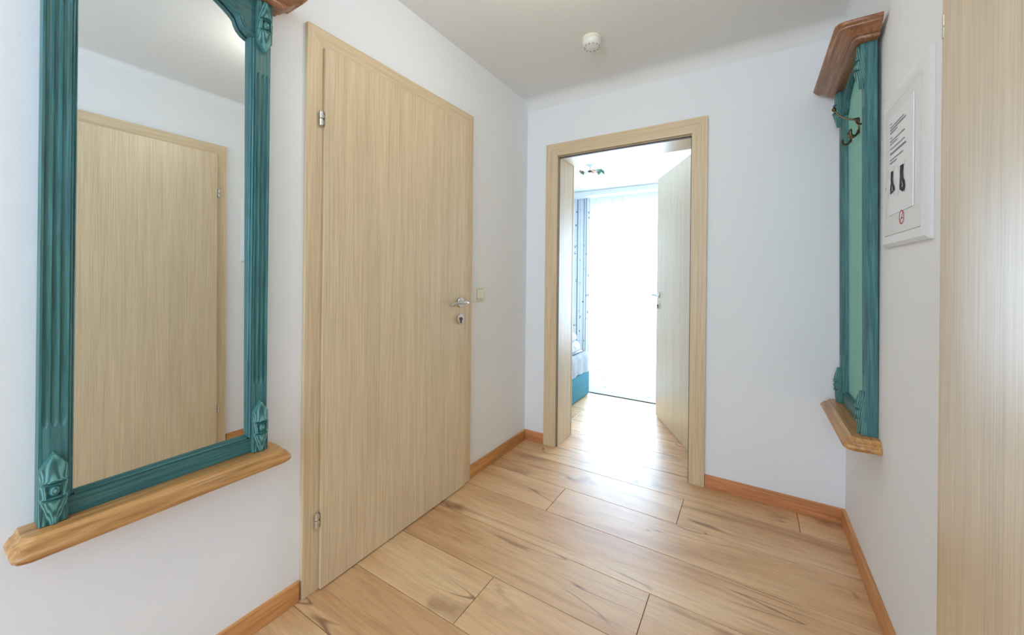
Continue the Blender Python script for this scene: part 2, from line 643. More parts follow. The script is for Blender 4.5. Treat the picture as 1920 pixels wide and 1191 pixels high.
# ceiling
b = bmesh.new()
box(b, (-T, YB - T, H), (W + T, Y2 - T, H + 0.1)); box(b, (BX0 - T, Y2 - T, H), (BX1 + T, BY1 + 0.22, H + 0.1))
struct('ceiling', b, M['ceil'], 'smooth off-white ceiling over hall and bedroom', 'ceiling')


# soft cove where plaster rounds into the ceiling
def cove(a0, a1, r, along, at, sgn):
    n = 8
    pts = []
    for i in range(n + 1):
        t = PI / 2 * i / n
        # quarter concave arc from wall (down r) to ceiling (out r)
        pts.append((at + sgn * (r - r * math.cos(t)) * 1.0, H - r + r * math.sin(t)))
    pts.append((at, H))
    bm = bmesh.new()
    prism(bm, pts, a0, a1, along)
    return bm


struct('trim_1', cove(0, W, 0.07, 0, Y1, -1), M['ceil'], 'soft rounded plaster cove above the end wall', 'cove', smooth=50)
struct('trim_2', cove(YB, Y1, 0.03, 1, W, -1), M['wall'], 'soft rounded plaster cove above the right wall', 'cove', smooth=50)

# floor slab with planks as parts
floor = struct('floor', B((BX0 - T, YB - T, -0.10), (BX1 + T, BY1 + 0.2, -0.010)), M['gap'], 'oak laminate floor of wide boards laid across the hall', 'floor')
PW = 0.2432
Y0P = 1.0065
GAP = 0.0011
mesh_cache = {}


def plank(x0, x1, y0, y1):
    key = (round(x1 - x0, 3), round(y1 - y0, 3))
    if key not in mesh_cache:
        w, d = (x1 - x0) / 2 - GAP, (y1 - y0) / 2 - GAP
        bm = bmesh.new()
        c = 0.0009
        lo = [bm.verts.new(p) for p in ((-w, -d, -0.010), (w, -d, -0.010), (w, d, -0.010), (-w, d, -0.010))]
        mi = [bm.verts.new((v.co.x, v.co.y, -c)) for v in lo]
        tp = [bm.verts.new(((w - c) * s, (d - c) * t, 0)) for s, t in ((-1, -1), (1, -1), (1, 1), (-1, 1))]
        for a, b_ in ((lo, mi), (mi, tp)):
            for i in range(4):
                bm.faces.new((a[i], a[(i + 1) % 4], b_[(i + 1) % 4], b_[i]))
        bm.faces.new(tp)
        bm.faces.new(lo[::-1])
        o = obj('plank', bm, M['plank'], floor, smooth=1)
        mesh_cache[key] = o.data
    else:
        o = bpy.data.objects.new('plank', mesh_cache[key])
        COL.objects.link(o)
        o.parent = floor
    o.location = ((x0 + x1) / 2, (y0 + y1) / 2, 0)


# end joints seen in the photograph, keyed by row index (row 0 starts at Y0P)
JOINTS = {0: 0.533, 1: 1.063, 2: -0.14, 3: 0.513, 4: 1.080, 5: 1.575, 6: -0.5}
LEN = 1.90
for row in range(-15, 20):
    y0 = Y0P + row * PW
    y1 = y0 + PW
    if y1 < YB or y0 > 4.0:
        continue
    inhall = y0 < Y1 - 0.02
    xa, xb = (0.0, W) if inhall else (-1.2, 2.2)
    if y0 < Y1 < y1:
        xa, xb = -0.0, W
    j = JOINTS.get(row, ((row * 0.53) % LEN) - 0.3)
    cuts = sorted(c for c in (j + n * LEN for n in range(-3, 4)) if xa + 0.04 < c < xb - 0.04)
    xs = [xa] + cuts + [xb]
    for a, c in zip(xs, xs[1:]):
        plank(a, c, max(y0, YB), y1)
# the remaining bedroom floor, under the rug and beyond the sight of the door
rest = obj('plank_field', B((BX0, 4.05, -0.010), (BX1, BY1, -0.0005)), M['plank'], floor)


# skirting
def skirt(name, lo, hi, m, label):
    struct(name, B(lo, hi), m, label, 'skirting board', bevel=0.0025)


BBH = 0.0695
skirt('baseboard_left_near', (0, YB, 0.0005), (0.015, 0.781, BBH), M['base_y'], 'warm brown skirting board under the mirror')
skirt('baseboard_left_far', (0, 1.758, 0.0005), (0.015, Y1, BBH), M['base_y'], 'short warm brown skirting board between closed door and corner')
skirt('baseboard_end_left', (0.015, Y1 - 0.015, 0.0005), (0.157, Y1, BBH), M['base_x'], 'very short brown skirting board left of the doorway')
skirt('baseboard_end_right', (1.161, Y1 - 0.015, 0.0005), (W - 0.015, Y1, BBH), M['base_x'], 'brown skirting board on the end wall right of the doorway')
skirt('baseboard_right_far', (W - 0.015, 1.302, 0.0005), (W, Y1, BBH), M['base_y'], 'brown skirting board below the coat rack and meter panel')
skirt('baseboard_right_near', (W - 0.015, YB, 0.0005), (W, 0.30, BBH), M['base_y'], 'brown skirting board on the right wall behind the viewer')


# ================================================================== DOORS
def lever(parent, x0, y0, z, pre=1):
    """lever handle on a round rose: neck leaves the leaf, bar points to the hinge side (+X*pre)"""
    h = empty('door_handle', (0, 0, 0), 0, 'satin nickel lever handle on a round rose', None)
    return h


def hardware(leaf, x, y, zh=1.02, zl=0.931, s=1):
    rot = Matrix.Translation((x, y, zh)) @ Matrix.Rotation(R(-90), 4, 'X')
    b = bmesh.new()
    lathe(b, [(0.0, 0), (0.0255, 0), (0.0262, 0.002), (0.0262, 0.007), (0.0245, 0.009), (0.010, 0.0095), (0.009, 0.012), (0.0, 0.012)], 36, rot)
    path = bez((x, y + 0.008, zh), (x, y + 0.035, zh), (x - s * 0.004, y + 0.060, zh), (x + s * 0.018, y + 0.060, zh + 0.001), 9)
    path += bez((x + s * 0.018, y + 0.060, zh + 0.001), (x + s * 0.05, y + 0.060, zh + 0.003), (x + s * 0.085, y + 0.052, zh + 0.001), (x + s * 0.118, y + 0.038, zh - 0.008), 10)[1:]
    tube(b, path, [0.0092] * len(path), 16)
    h = obj('door_handle', b, M['steel'], leaf, smooth=40)
    h['label'] = 'satin nickel lever handle'
    rot = Matrix.Translation((x, y, zl)) @ Matrix.Rotation(R(-90), 4, 'X')
    b = bmesh.new()
    lathe(b, [(0.0, 0), (0.0255, 0), (0.0262, 0.002), (0.0262, 0.007), (0.0245, 0.009), (0.0, 0.009)], 36, rot)
    r_ = obj('lock_rosette', b, M['steel'], leaf, smooth=40)
    b = bmesh.new()
    lathe(b, [(0.0, 0.0085), (0.0088, 0.0085), (0.0088, 0.014), (0.007, 0.016), (0, 0.016)], 24, rot)
    box(b, (x - 0.004, y + 0.010, zl - 0.022), (x + 0.004, y + 0.012, zl - 0.006))
    k_ = obj('lock_cylinder', b, M['steel_dark'], leaf)
    k_['label'] = 'dark lock cylinder'


def hinge(parent, x, y, z):
    b = bmesh.new()
    for a, c in ((-0.026, -0.0008), (0.0008, 0.026)):
        lathe(b, [(0, a), (0.0062, a), (0.0072, a + 0.001), (0.0072, c - 0.001), (0.0062, c), (0, c)], 20, Matrix.Translation((x, y, z)))
    box(b, (x - 0.016, y - 0.006, z + 0.004), (x - 0.004, y + 0.001, z + 0.018))
    box(b, (x - 0.016, y - 0.006, z - 0.018), (x - 0.004, y + 0.001, z - 0.004))
    o = obj('hinge', b, M['steel'], parent)
    return o


def closed_door(name, loc, rz, label, leafmat):
    d = empty(name, loc, rz, label, 'door', kind='structure')
    # local: X along the wall (hinges at +X), Y out of the wall, Z up; origin mid-leaf
    wo, wi, ht, hi_ = 0.4855, 0.405, 2.071, 1.980
    for s in (-1, 1):
        b = bmesh.new()
        pts = [(s * wo, 0.001), (s * wi, 0.001), (s * wi, hi_), (s * wo, ht)]
        prism(b, pts, 0.0008, 0.018, 1)
        o = obj('side_casing', b, M['veneer'], d, bevel=0.0015)
    b = bmesh.new()
    prism(b, [(-wo, ht), (wo, ht), (wi, hi_ + 0.0008), (-wi, hi_ + 0.0008)], 0.0008, 0.018, 1)
    obj('head_casing', b, M['veneer_h'], d, bevel=0.0015)
    # rubber seal seen as the dark line round the leaf
    b = bmesh.new()
    prism(b, [(-0.4215, 0.004), (0.4215, 0.004), (0.4215, 2.000), (-0.4215, 2.000)], 0.0182, 0.0205, 1)
    obj('door_seal', b, M['rubber'], d)
    b = B((-0.425, 0.0206, 0.006), (0.425, 0.0335, 2.003))
    leaf = obj('door_leaf', b, leafmat, d, bevel=0.0012)
    hardware(leaf, -0.3625, 0.0335)
    for z in (1.737, 0.262):
        hinge(d, 0.4375, 0.0255, z)
    return d


closed_door('door_1', (0.0, 1.2755, 0), R(-90), 'closed light oak door on the left wall with lever handle', M['veneer'])
closed_door('door_3', (W, 0.808, 0), R(90), 'closed light oak door at the right edge, also seen in the mirror', M['veneer_gloss'])

# ---- door_2: the doorway at the end and its open leaf
d2 = empty('door_2', (0.66, Y1, 0), 0, 'open light oak doorway in the end wall with its leaf swung into the bedroom', 'door', kind='structure')
ox, oy = -0.66, -Y1
xa, xb, ia, ib = 0.158, 1.159, 0.247, 1.079
for (o_, i_) in ((xa, ia), (xb, ib)):
    b = bmesh.new()
    prism(b, [(o_ + ox, 0.001), (i_ + ox, 0.001), (i_ + ox, 1.985), (o_ + ox, 2.071)], -0.018, -0.0008, 1)
    obj('side_casing', b, M['veneer'], d2, bevel=0.0015)
b = bmesh.new()
prism(b, [(xa + ox, 2.071), (xb + ox, 2.071), (ib + ox, 1.986), (ia + ox, 1.986)], -0.018, -0.0008, 1)
obj('head_casing', b, M['veneer_h'], d2, bevel=0.0015)
# lining boards, set back a little behind the casing edge, with a dark seal line
for lo, hi in (((DX0, 0), (ia + 0.0045, 0)), ((ib - 0.0045, 0), (DX1, 0))):
    b = B((lo[0] + ox + 0.0005, 0.0, 0.001), (hi[0] + ox - 0.0005, Y2 + oy + 0.012, 1.978))
    obj('side_lining', b, M['veneer'], d2, bevel=0.001)
b = B((DX0 + ox + 0.0005, 0.0, 1.979), (DX1 + ox - 0.0005, Y2 + oy + 0.012, 1.998))
obj('head_lining', b, M['veneer_gloss'], d2, bevel=0.001)
b = bmesh.new()
box(b, (ia + ox + 0.0046, -0.006, 0.001), (ia + ox + 0.0052, 0.012, 1.9785))
box(b, (ib + ox - 0.0052, -0.006, 0.001), (ib + ox - 0.0046, 0.012, 1.9785))
box(b, (ia + ox + 0.0046, -0.006, 1.970), (ib + ox - 0.0046, 0.012, 1.9785))
obj('door_seal', b, M['rubber'], d2)
# casing on the bedroom side
for (o_, i_) in ((xa, ia + 0.006), (xb, ib - 0.006)):
    b = bmesh.new()
    prism(b, [(o_ + ox, 0.001), (i_ + ox, 0.001), (i_ + ox, 1.979), (o_ + ox, 2.071)], Y2 + oy + 0.0125, Y2 + oy + 0.026, 1)
    obj('back_casing', b, M['veneer'], d2)
b = bmesh.new()
prism(b, [(xa + ox, 2.071), (xb + ox, 2.071), (ib + ox, 1.980), (ia + ox, 1.980)], Y2 + oy + 0.0125, Y2 + oy + 0.026, 1)
obj('back_casing', b, M['veneer_h'], d2)
# leaf: local X from hinge to free edge, visible face at y = 0
leaf = obj('door_leaf', B((0.0, -0.040, 0.008), (0.835, 0.0, 1.992)), M['veneer_gloss'], d2, bevel=0.0015)
leaf.location = (1.098 + ox, 2.690 + oy, 0)
leaf.rotation_euler = (0, 0, math.atan2(0.877, -0.480))
hardware(leaf, 0.775, 0.0, s=-1)
for z in (1.737, 0.262):
    h_ = hinge(d2, 1.108 + ox, Y2 + 0.036 + oy, z)


# ================================================================== TEAL FRAMES (mirror and coat rack)
FZ0, FZ1 = 0.602, 2.030        # frame between shelf and cornice
HW = 0.2375                    # half width
SW = 0.044                     # stile width without inner bead
FD = 0.036                     # stile depth


def flute(x, z, z0, z1, cx, r=0.0052):
    dx = abs(x - cx)
    e_ = 0.022
    if z < z0 + e_: dz = (z0 + e_ - z) / e_ * r
    elif z > z1 - e_: dz = (z - (z1 - e_)) / e_ * r
    else: dz = 0
    d = math.hypot(dx, dz)
    return -0.0045 * math.sqrt(max(0, 1 - (d / r) ** 2)) if d < r else 0


def stile_bm(s):
    c = s * (HW - SW / 2)
    xs = sorted(set([-SW / 2, SW / 2] + [round(q * 0.013 + t, 5) for q in (-1, 0, 1) for t in (-0.0053, -0.0047, -0.0035, -0.002, 0, 0.002, 0.0035, 0.0047, 0.0053)]))
    z0, z1 = 0.815, 1.805
    zs = [FZ0, 0.7, z0 - 0.001] + [z0 + t for t in (0, 0.001, 0.003, 0.006, 0.010, 0.015, 0.022)] + frange(0.9, 1.7, 6) + \
        [z1 - t for t in (0.022, 0.015, 0.010, 0.006, 0.003, 0.001, 0)] + [z1 + 0.001, 1.9, FZ1]
    bm = bmesh.new()
    heightfield(bm, xs, zs, lambda x, z: FD + sum(flute(x, z, z0, z1, q * 0.013) for q in (-1, 0, 1)), 0.001)
    bmesh.ops.translate(bm, verts=bm.verts, vec=(c, 0, 0))
    return bm


def carved_bm(up_):
    """pointed carved corner block, local z from 0 (flat end) to 0.158 (tip)"""
    L, hw = 0.158, 0.0215
    def fn(x, z):
        ax = abs(x)
        sh = L - 0.034 * (ax / hw)          # pointed outline
        if z > sh:
            return FD - 0.002
        edge = min(1, (hw - ax) / 0.004)
        d = 0.010 + 0.002 * edge
        if z > 0.098:                        # roof-like facets with a ridge fan
            t = (z - 0.098) / (L - 0.098)
            d += 0.014 * (1 - t) * (1 - (ax / hw) ** 1.5)
            d += 0.0011 * math.sin(9 * math.atan2(x, 0.175 - z) * 2) * (1 - t)
        elif z > 0.089:
            d += 0.016 * (1 - (ax / hw) ** 2) * (0.2 if 0.0905 < z < 0.0945 else 1.0)
        elif z > 0.061:                      # boss between two beads
            t = (z - 0.075) / 0.0125
            d += 0.002
            rr = math.hypot(x / 0.0085, t)
            if rr < 1: d += 0.013 * math.sqrt(1 - rr * rr)
            elif ax > 0.0105 and ax < 0.0165: d += 0.006 * (1 - ((ax - 0.0135) / 0.003) ** 2)
        elif z > 0.053:
            d += 0.015 * (1 - (ax / hw) ** 2) * (0.25 if 0.056 < z < 0.0585 else 1.0)
        else:                                # lower leaf, tapering point
            t = z / 0.053
            wv = hw * (0.35 + 0.6 * t)
            d += 0.010 * (0.5 + 0.5 * t) * max(0, 1 - (ax / wv) ** 2)
            d += 0.0012 * math.sin(ax * 700) * (1 - t)
        return FD + d
    bm = bmesh.new()
    xs = frange(-hw, hw, 25)
    zs = frange(0.0, 0.158, 80)
    heightfield(bm, xs, zs, fn, FD - 0.004)
    for v in bm.verts:
        if not up_:
            v.co.z = -v.co.z
    return bm


def arch_pts(inner):
    """half outline of the ogee arch, s = distance from the centre, from the stile inwards"""
    p = [(inner, 1.912)]
    p += [(inner - 0.010, 1.914), (inner - 0.022, 1.920), (inner - 0.033, 1.930), (inner - 0.040, 1.943), (inner - 0.043, 1.954)]
    p += [(inner - 0.047, 1.960), (inner - 0.056, 1.968)]
    x0, z0 = inner - 0.056, 1.968
    for i in range(1, 11):
        t = i / 10
        p.append((x0 * (1 - t), z0 + 0.052 * math.sin(t * PI / 2) ** 0.9))
    return p


def moulding(profile, hw, depth, ch=0.012, side=1.0):
    """profile (offset, z) swept round left side, front and right side, mitred with chamfered corners"""
    bm = bmesh.new()
    rings = []
    for o, z in profile:
        x, y = hw + o * side, depth + o
        c = ch + max(0, o) * 0.12
        xp = hw + o * side * 0.78
        pts = [(-x, 0.0005), (-x, y - c), (-x + c * 0.3, y - c * 0.3), (-x + c, y), (xp - c, y), (xp - c * 0.3, y - c * 0.3), (xp, y - c), (xp, 0.0005)]
        rings.append([bm.verts.new((a, b_, z)) for a, b_ in pts])
    for a, b_ in zip(rings, rings[1:]):
        for i in range(len(a)):
            j = (i + 1) % len(a)
            bm.faces.new((a[i], a[j], b_[j], b_[i]))
    bm.faces.new(rings[0][::-1])
    bm.faces.new(rings[-1])
    return bm


def sweep_strip(bm, path, prof):
    """path: (x, z) points; prof: (t, y) with t measured to the left normal of the path"""
    rings = []
    n = len(path)
    for i, (x, z) in enumerate(path):
        x0, z0 = path[max(i - 1, 0)]
        x1, z1 = path[min(i + 1, n - 1)]
        dx, dz = x1 - x0, z1 - z0
        l_ = math.hypot(dx, dz)
        nx, nz = -dz / l_, dx / l_
        rings.append([bm.verts.new((x + nx * t, y, z + nz * t)) for t, y in prof])
    for a, b_ in zip(rings, rings[1:]):
        for i in range(len(a)):
            j = (i + 1) % len(a)
            bm.faces.new((a[i], a[j], b_[j], b_[i]))
    bm.faces.new(rings[0][::-1])
    bm.faces.new(rings[-1])


def teal_frame(root):
    inner = HW - SW
    for s in (-1, 1):
        obj('stile', stile_bm(s), M['teal'], root, smooth=50)
        x = s * (HW - SW / 2)
        o = obj('carved_block', carved_bm(True), M['carved'], root, smooth=25)
        o.location = (x, 0, FZ0 + 0.001)
        o = obj('carved_block', carved_bm(False), M['carved'], root, smooth=25)
        o.location = (x, 0, FZ1 - 0.001)
        # bead along the inner edge: two small ridges
        b = bmesh.new()
        prof = [(0, 0.001), (0, 0.031), (0.0015, 0.033), (0.0035, 0.033), (0.005, 0.030), (0.0065, 0.0265), (0.008, 0.0275), (0.0095, 0.0265), (0.0105, 0.0225), (0.0115, 0.019), (0.0115, 0.001)]
        prism(b, [(s * (inner - a), c) for a, c in prof], FZ0 + 0.046, 1.925, 2)
        obj('inner_bead', b, M['teal'], root, smooth=50)
    # bottom rail with its own bead
    b = B((-inner, 0.001, FZ0), (inner, 0.0315, FZ0 + 0.044))
    obj('bottom_rail', b, M['teal_x'], root, bevel=0.0015)
    b = bmesh.new()
    prof = [(0, 0.001), (0, 0.031), (0.0035, 0.033), (0.005, 0.030), (0.0065, 0.0265), (0.0095, 0.0265), (0.0115, 0.019), (0.0115, 0.001)]
    prism(b, [(c, FZ0 + 0.0445 + a) for a, c in prof], -inner + 0.0116, inner - 0.0116, 0)
    obj('bottom_bead', b, M['teal_x'], root, smooth=50)
    # arch board
    hp = arch_pts(inner - 0.0005)
    right = hp
    left = [(-x, z) for x, z in hp[::-1]][1:]
    low = right + left
    b = bmesh.new()
    topz = FZ1 - 0.0005
    f = [b.verts.new((x, 0.030, z)) for x, z in low]
    ft = [b.verts.new((x, 0.030, topz)) for x, z in low]
    k0 = [b.verts.new((x, 0.001, z)) for x, z in low]
    kt = [b.verts.new((x, 0.001, topz)) for x, z in low]
    for i in range(len(low) - 1):
        b.faces.new((f[i], f[i + 1], ft[i + 1], ft[i]))
        b.faces.new((k0[i], kt[i], kt[i + 1], k0[i + 1]))
        b.faces.new((f[i], k0[i], k0[i + 1], f[i + 1]))
        b.faces.new((ft[i], ft[i + 1], kt[i + 1], kt[i]))
    b.faces.new((f[0], ft[0], kt[0], k0[0]))
    b.faces.new((f[-1], k0[-1], kt[-1], ft[-1]))
    obj('arch_board', b, M['teal_x'], root)
    b = bmesh.new()
    sweep_strip(b, low, [(-0.009, 0.0295), (-0.009, 0.0335), (-0.0065, 0.035), (-0.004, 0.0335), (-0.003, 0.031), (-0.0015, 0.0335), (0.001, 0.033), (0.0025, 0.030), (0.0025, 0.012), (-0.009, 0.012)])
    obj('arch_bead', b, M['teal_x'], root, smooth=50)
    # shelf
    z0 = 0.555
    prof = [(0.050, z0), (0.058, z0 + 0.001), (0.066, z0 + 0.006), (0.069, z0 + 0.013), (0.068, z0 + 0.019), (0.063, z0 + 0.024), (0.059, z0 + 0.026),
            (0.0585, z0 + 0.030), (0.052, z0 + 0.032), (0.046, z0 + 0.036), (0.043, z0 + 0.041), (0.040, z0 + 0.0455), (0.036, z0 + 0.0462)]
    obj('shelf', moulding(prof, HW, FD, 0.014, 0.78), M['pine'], root, smooth=40)
    # cornice
    z0 = 2.0305
    prof = [(0.018, z0), (0.032, z0 + 0.0005), (0.036, z0 + 0.004), (0.037, z0 + 0.011), (0.046, z0 + 0.0125), (0.053, z0 + 0.017), (0.060, z0 + 0.025), (0.071, z0 + 0.032),
            (0.082, z0 + 0.035), (0.083, z0 + 0.040), (0.089, z0 + 0.043), (0.093, z0 + 0.049), (0.092, z0 + 0.055), (0.086, z0 + 0.058)]
    obj('cornice', moulding(prof, HW, FD, 0.014, 0.88), M['pine2'], root, smooth=40)


M['pine2'] = pine('dark_stained_pine', (lin(124, 80, 50), lin(160, 110, 76), lin(184, 136, 100)), 0, 0.3)

mirror = empty('wall_mirror', (0.0, 0.4175, 0), R(-90), 'tall mirror in a teal carved wooden frame with pine shelf on the left wall', 'mirror')
teal_frame(mirror)
# the silvered glass, hung a touch off square
g_ = B((-0.1925, -0.0015, -0.70), (0.1925, 0.0015, 0.72))
gl = obj('mirror_glass', g_, M['mirror'], mirror)
gl.location = (0, 0.0125, 1.315)
gl.rotation_euler = (R(0.46), 0, R(0.74))
gl['label'] = 'silvered mirror glass'

rack = empty('coat_rack', (W, 2.1075, 0.0), R(90), 'teal carved wall coat rack with pale green panel and brass hooks on the right wall', 'coat rack')
teal_frame(rack)
rack.rotation_euler = (R(0), 0, R(90))
obj('panel', B((-0.1925, 0.004, FZ0 + 0.04), (0.1925, 0.012, 2.028)), M['panel_green'], rack)
rack.matrix_world = Matrix.Translation((W, 2.1075, 0.58)) @ Matrix.Rotation(R(90), 4, 'Z') @ Matrix.Rotation(R(-0.5), 4, 'X') @ Matrix.Translation((0, 0.0, -0.58))


def coat_hook(x, z, arm, k=1.0):
    y0 = 0.012
    b = bmesh.new()
    # long oval back plate
    prof = [(0, 0), (0.008, 0), (0.0088, 0.0015), (0.007, 0.0045), (0, 0.006)]
    lathe(b, prof, 20, Matrix.Translation((x, y0, z)) @ Matrix.Diagonal((1, 1, 4.0 * k, 1)) @ Matrix.Rotation(R(-90), 4, 'X'))
    h = obj('hook_plate', b, M['brass'], rack)
    if arm:
        b = bmesh.new()
        p = bez((x, y0 + 0.003, z + 0.028), (x, y0 + 0.030, z + 0.026), (x, y0 + 0.060, z + 0.040), (x, y0 + 0.078, z + 0.076), 12)
        tube(b, p, [0.0055, 0.0050, 0.0045, 0.0040, 0.0038] + [0.0034] * 8, 10)
        lathe(b, [(0, -0.009), (0.005, -0.008), (0.008, -0.002), (0.008, 0.002), (0.004, 0.008), (0, 0.009)], 14, Matrix.Translation((x, y0 + 0.080, z + 0.082)))
        obj('upper_arm', b, M['brass'], h)
    for s in ((-1, 1) if arm else (1,)):
        dx = s * 0.018 if arm else 0.0
        b = bmesh.new()
        p = bez((x, y0 + 0.003, z - 0.018 * k), (x + dx * 0.3, y0 + 0.008, z - 0.048 * k), (x + dx, y0 + 0.030, z - 0.050 * k), (x + dx * 1.1, y0 + 0.032, z - 0.024 * k), 10)
        tube(b, p, [0.0045] * 4 + [0.0038] * 7, 10)
        lathe(b, [(0, -0.005), (0.0045, -0.003), (0.0055, 0.001), (0.003, 0.005), (0, 0.006)], 12, Matrix.Translation((x + dx * 1.1, y0 + 0.032, z - 0.022 * k)))
        obj('lower_prong', b, M['brass'], h)
    return h


coat_hook(-0.025, 1.795, True)
coat_hook(0.118, 1.800, False, 0.9)
coat_hook(-0.150, 1.800, False, 0.9)

# ================================================================== METER PANEL on the right wall
pn = empty('meter_panel', (W, 1.590, 0), R(90), 'white flush meter cabinet door on the right wall with taped notice and sticker', 'cabinet')
px, pz0, pz1 = 0.197, 1.275, 1.773      # local X: +X is farther into the hall
b = bmesh.new()
outer = [(-px, pz0), (px, pz0), (px, pz1), (-px, pz1)]
ins = [(-px + 0.014, pz0 + 0.010), (px - 0.006, pz0 + 0.010), (px - 0.006, pz1 - 0.010), (-px + 0.014, pz1 - 0.010)]
dr = [(-px + 0.052, pz0 + 0.036), (px - 0.018, pz0 + 0.036), (px - 0.018, pz1 - 0.050), (-px + 0.052, pz1 - 0.050)]
r0 = [b.verts.new((x, 0.0005, z)) for x, z in outer]
r1 = [b.verts.new((x, 0.007, z)) for x, z in outer]
r2 = [b.verts.new((x, 0.0135, z)) for x, z in ins]
r3 = [b.verts.new((x, 0.0115, z)) for x, z in dr]
r4 = [b.verts.new((x, 0.002, z)) for x, z in dr]
for A_, B_ in ((r0, r1), (r1, r2), (r2, r3), (r3, r4)):
    for i in range(4):
        b.faces.new((A_[i], A_[(i + 1) % 4], B_[(i + 1) % 4], B_[i]))
b.faces.new(r4); b.faces.new(r0[::-1])
obj('cabinet_frame', b, M['lacquer'], pn)
e = 0.0014
b = B((dr[0][0] + e, 0.003, dr[0][1] + e), (dr[1][0] - e, 0.0118, dr[2][1] - e))
dl = obj('cabinet_door', b, M['lacquer'], pn, bevel=0.0006)
b = bmesh.new()
lathe(b, [(0, 0), (0.006, 0), (0.006, 0.001), (0.003, 0.0012), (0, 0.0004)], 18, Matrix.Translation((px - 0.030, 0.0118, 1.470)) @ Matrix.Rotation(R(-90), 4, 'X'))
obj('cabinet_lock', b, M['steel'], dl)

# notice: a sheet inside a clear sleeve, taped on the door
nt = empty('notice_sheet', (W - 0.0125, 1.590, 0), R(90), 'white sheet of small printed lines and crossed-out boots taped on the meter cabinet', 'notice')
xl, xr = 0.128, -0.098          # left edge of the text is the far side (+X)
b = bmesh.new()
NX, NZ = 10, 4
zt, zb = 1.690, 1.375
heightfield(b, [xr + (xl - xr) * i / 16 for i in range(17)], [zb + (zt - zb) * j / 6 for j in range(7)],
            lambda x, z: 0.0010 + 0.0018 * max(0, (0.30 - (x - xr) / (xl - xr)) / 0.30) ** 2 + 0.0003 * math.sin(z * 40 + x * 30), 0.0001)
sheet = obj('sheet', b, M['paper'], nt, smooth=60)


def txtline(bm, x0, x1, z, h, rnd):
    """a row of tiny word-like strokes too small to read"""
    x = x0
    while x > x1 + 0.003:
        w = rnd.uniform(0.006, 0.016)
        w = min(w, x - x1)
        xx = x
        while xx > x - w:
            a = rnd.choice((0.6, 1.0, 0.7, 0.8))
            box(bm, (xx - 0.0011, 0.0022, z - h / 2), (xx - 0.0002, 0.0030, z - h / 2 + h * a))
            xx -= 0.0016
        box(bm, (x - w, 0.0022, z - h * 0.12), (x, 0.0028, z + h * 0.10))
        x -= w + 0.0028
    return bm


rnd = random.Random(4)
b = bmesh.new()
lines = [(1.667, 0.020, 0.0030), (1.656, 0.130, 0.0030), (1.647, 0.146, 0.0032), (1.638, 0.072, 0.0036),
         (1.622, 0.022, 0.0030), (1.611, 0.136, 0.0030), (1.602, 0.072, 0.0030),
         (1.586, 0.138, 0.0030), (1.571, 0.148, 0.0055),
         (1.551, 0.122, 0.0030), (1.541, 0.066, 0.0036)]
for z, ln, hh in lines:
    txtline(b, xl - 0.016, xl - 0.016 - ln, z, hh, rnd)
obj('printed_lines', b, M['ink'], nt)['kind'] = 'stuff'


def boot(bm, x, z, s, mirror_, big):
    """black lace-up boot seen from the side / sole"""
    if big:
        pts = [(-0.012, 0.042), (0.011, 0.042), (0.010, 0.010), (0.012, -0.004), (0.021, -0.014), (0.025, -0.030), (0.021, -0.043), (0.008, -0.046), (-0.004, -0.040), (-0.012, -0.036), (-0.016, -0.020), (-0.013, 0.0)]
    else:
        pts = [(-0.008, 0.040), (0.010, 0.040), (0.008, 0.010), (0.014, -0.008), (0.024, -0.020), (0.026, -0.032), (0.002, -0.038), (-0.010, -0.040), (-0.011, -0.014), (-0.007, 0.0)]
    pts = [(x - (p * s * 1.25), z + q * s) for p, q in pts]
    prism(bm, pts, 0.0024, 0.0031, 1)


for bx, bz, sc_, big in ((0.092, 1.477, 0.88, False), (-0.004, 1.472, 0.92, True)):
    b = bmesh.new()
    boot(b, bx, bz, sc_, False, big)
    bo = obj('boot_picture', b, M['black_ink'], nt)
    b = bmesh.new()
    for s in (-1, 1):
        tube(b, [(bx - s * 0.036, 0.0034, bz + 0.046), (bx + s * 0.034, 0.0034, bz - 0.048)], 0.00022, 4)
    obj('crossing_lines', b, M['ink'], bo)['kind'] = 'stuff'
    b = bmesh.new()
    tube(b, bez((bx - 0.004, 0.0032, bz - 0.014), (bx - 0.014, 0.0032, bz - 0.016), (bx - 0.014, 0.0032, bz - 0.028), (bx - 0.004, 0.0032, bz - 0.028), 8), 0.0007, 4)
    obj('toe_highlight', b, M['paper'], bo)

# no-smoking sticker
st = empty('no_smoking_sticker', (W - 0.0120, 1.590, 1.356), R(90), 'small round red and white no-smoking sticker below the notice', 'sticker')
cx = 0.002
rotY = Matrix.Translation((cx, 0.0, 0)) @ Matrix.Rotation(R(-90), 4, 'X')
obj('disc', lathe(bmesh.new(), [(0, 0.0003), (0.021, 0.0003), (0.021, 0.0008), (0, 0.0008)], 36, rotY), M['paper'], st)
b = bmesh.new()
ring = [(0.0175, 0.0008), (0.0212, 0.0008), (0.0212, 0.0014), (0.0175, 0.0014)]
n = 40
rr = [[b.verts.new((cx + r * math.cos(2 * PI * i / n), y, r * math.sin(2 * PI * i / n))) for r, y in ring] for i in range(n)]
for i in range(n):
    a, c = rr[i], rr[(i + 1) % n]
    for q in range(4):
        b.faces.new((a[q], a[(q + 1) % 4], c[(q + 1) % 4], c[q]))
bar = B((-0.0175, 0.0010, -0.0017), (0.0175, 0.0015, 0.0017))
bmesh.ops.rotate(bar, verts=bar.verts, cent=(0, 0, 0), matrix=Matrix.Rotation(R(50), 3, 'Y'))
bmesh.ops.translate(bar, verts=bar.verts, vec=(cx, 0, 0))
tmp = bpy.data.meshes.new('tmp'); bar.to_mesh(tmp); bar.free(); b.from_mesh(tmp); bpy.data.meshes.remove(tmp)
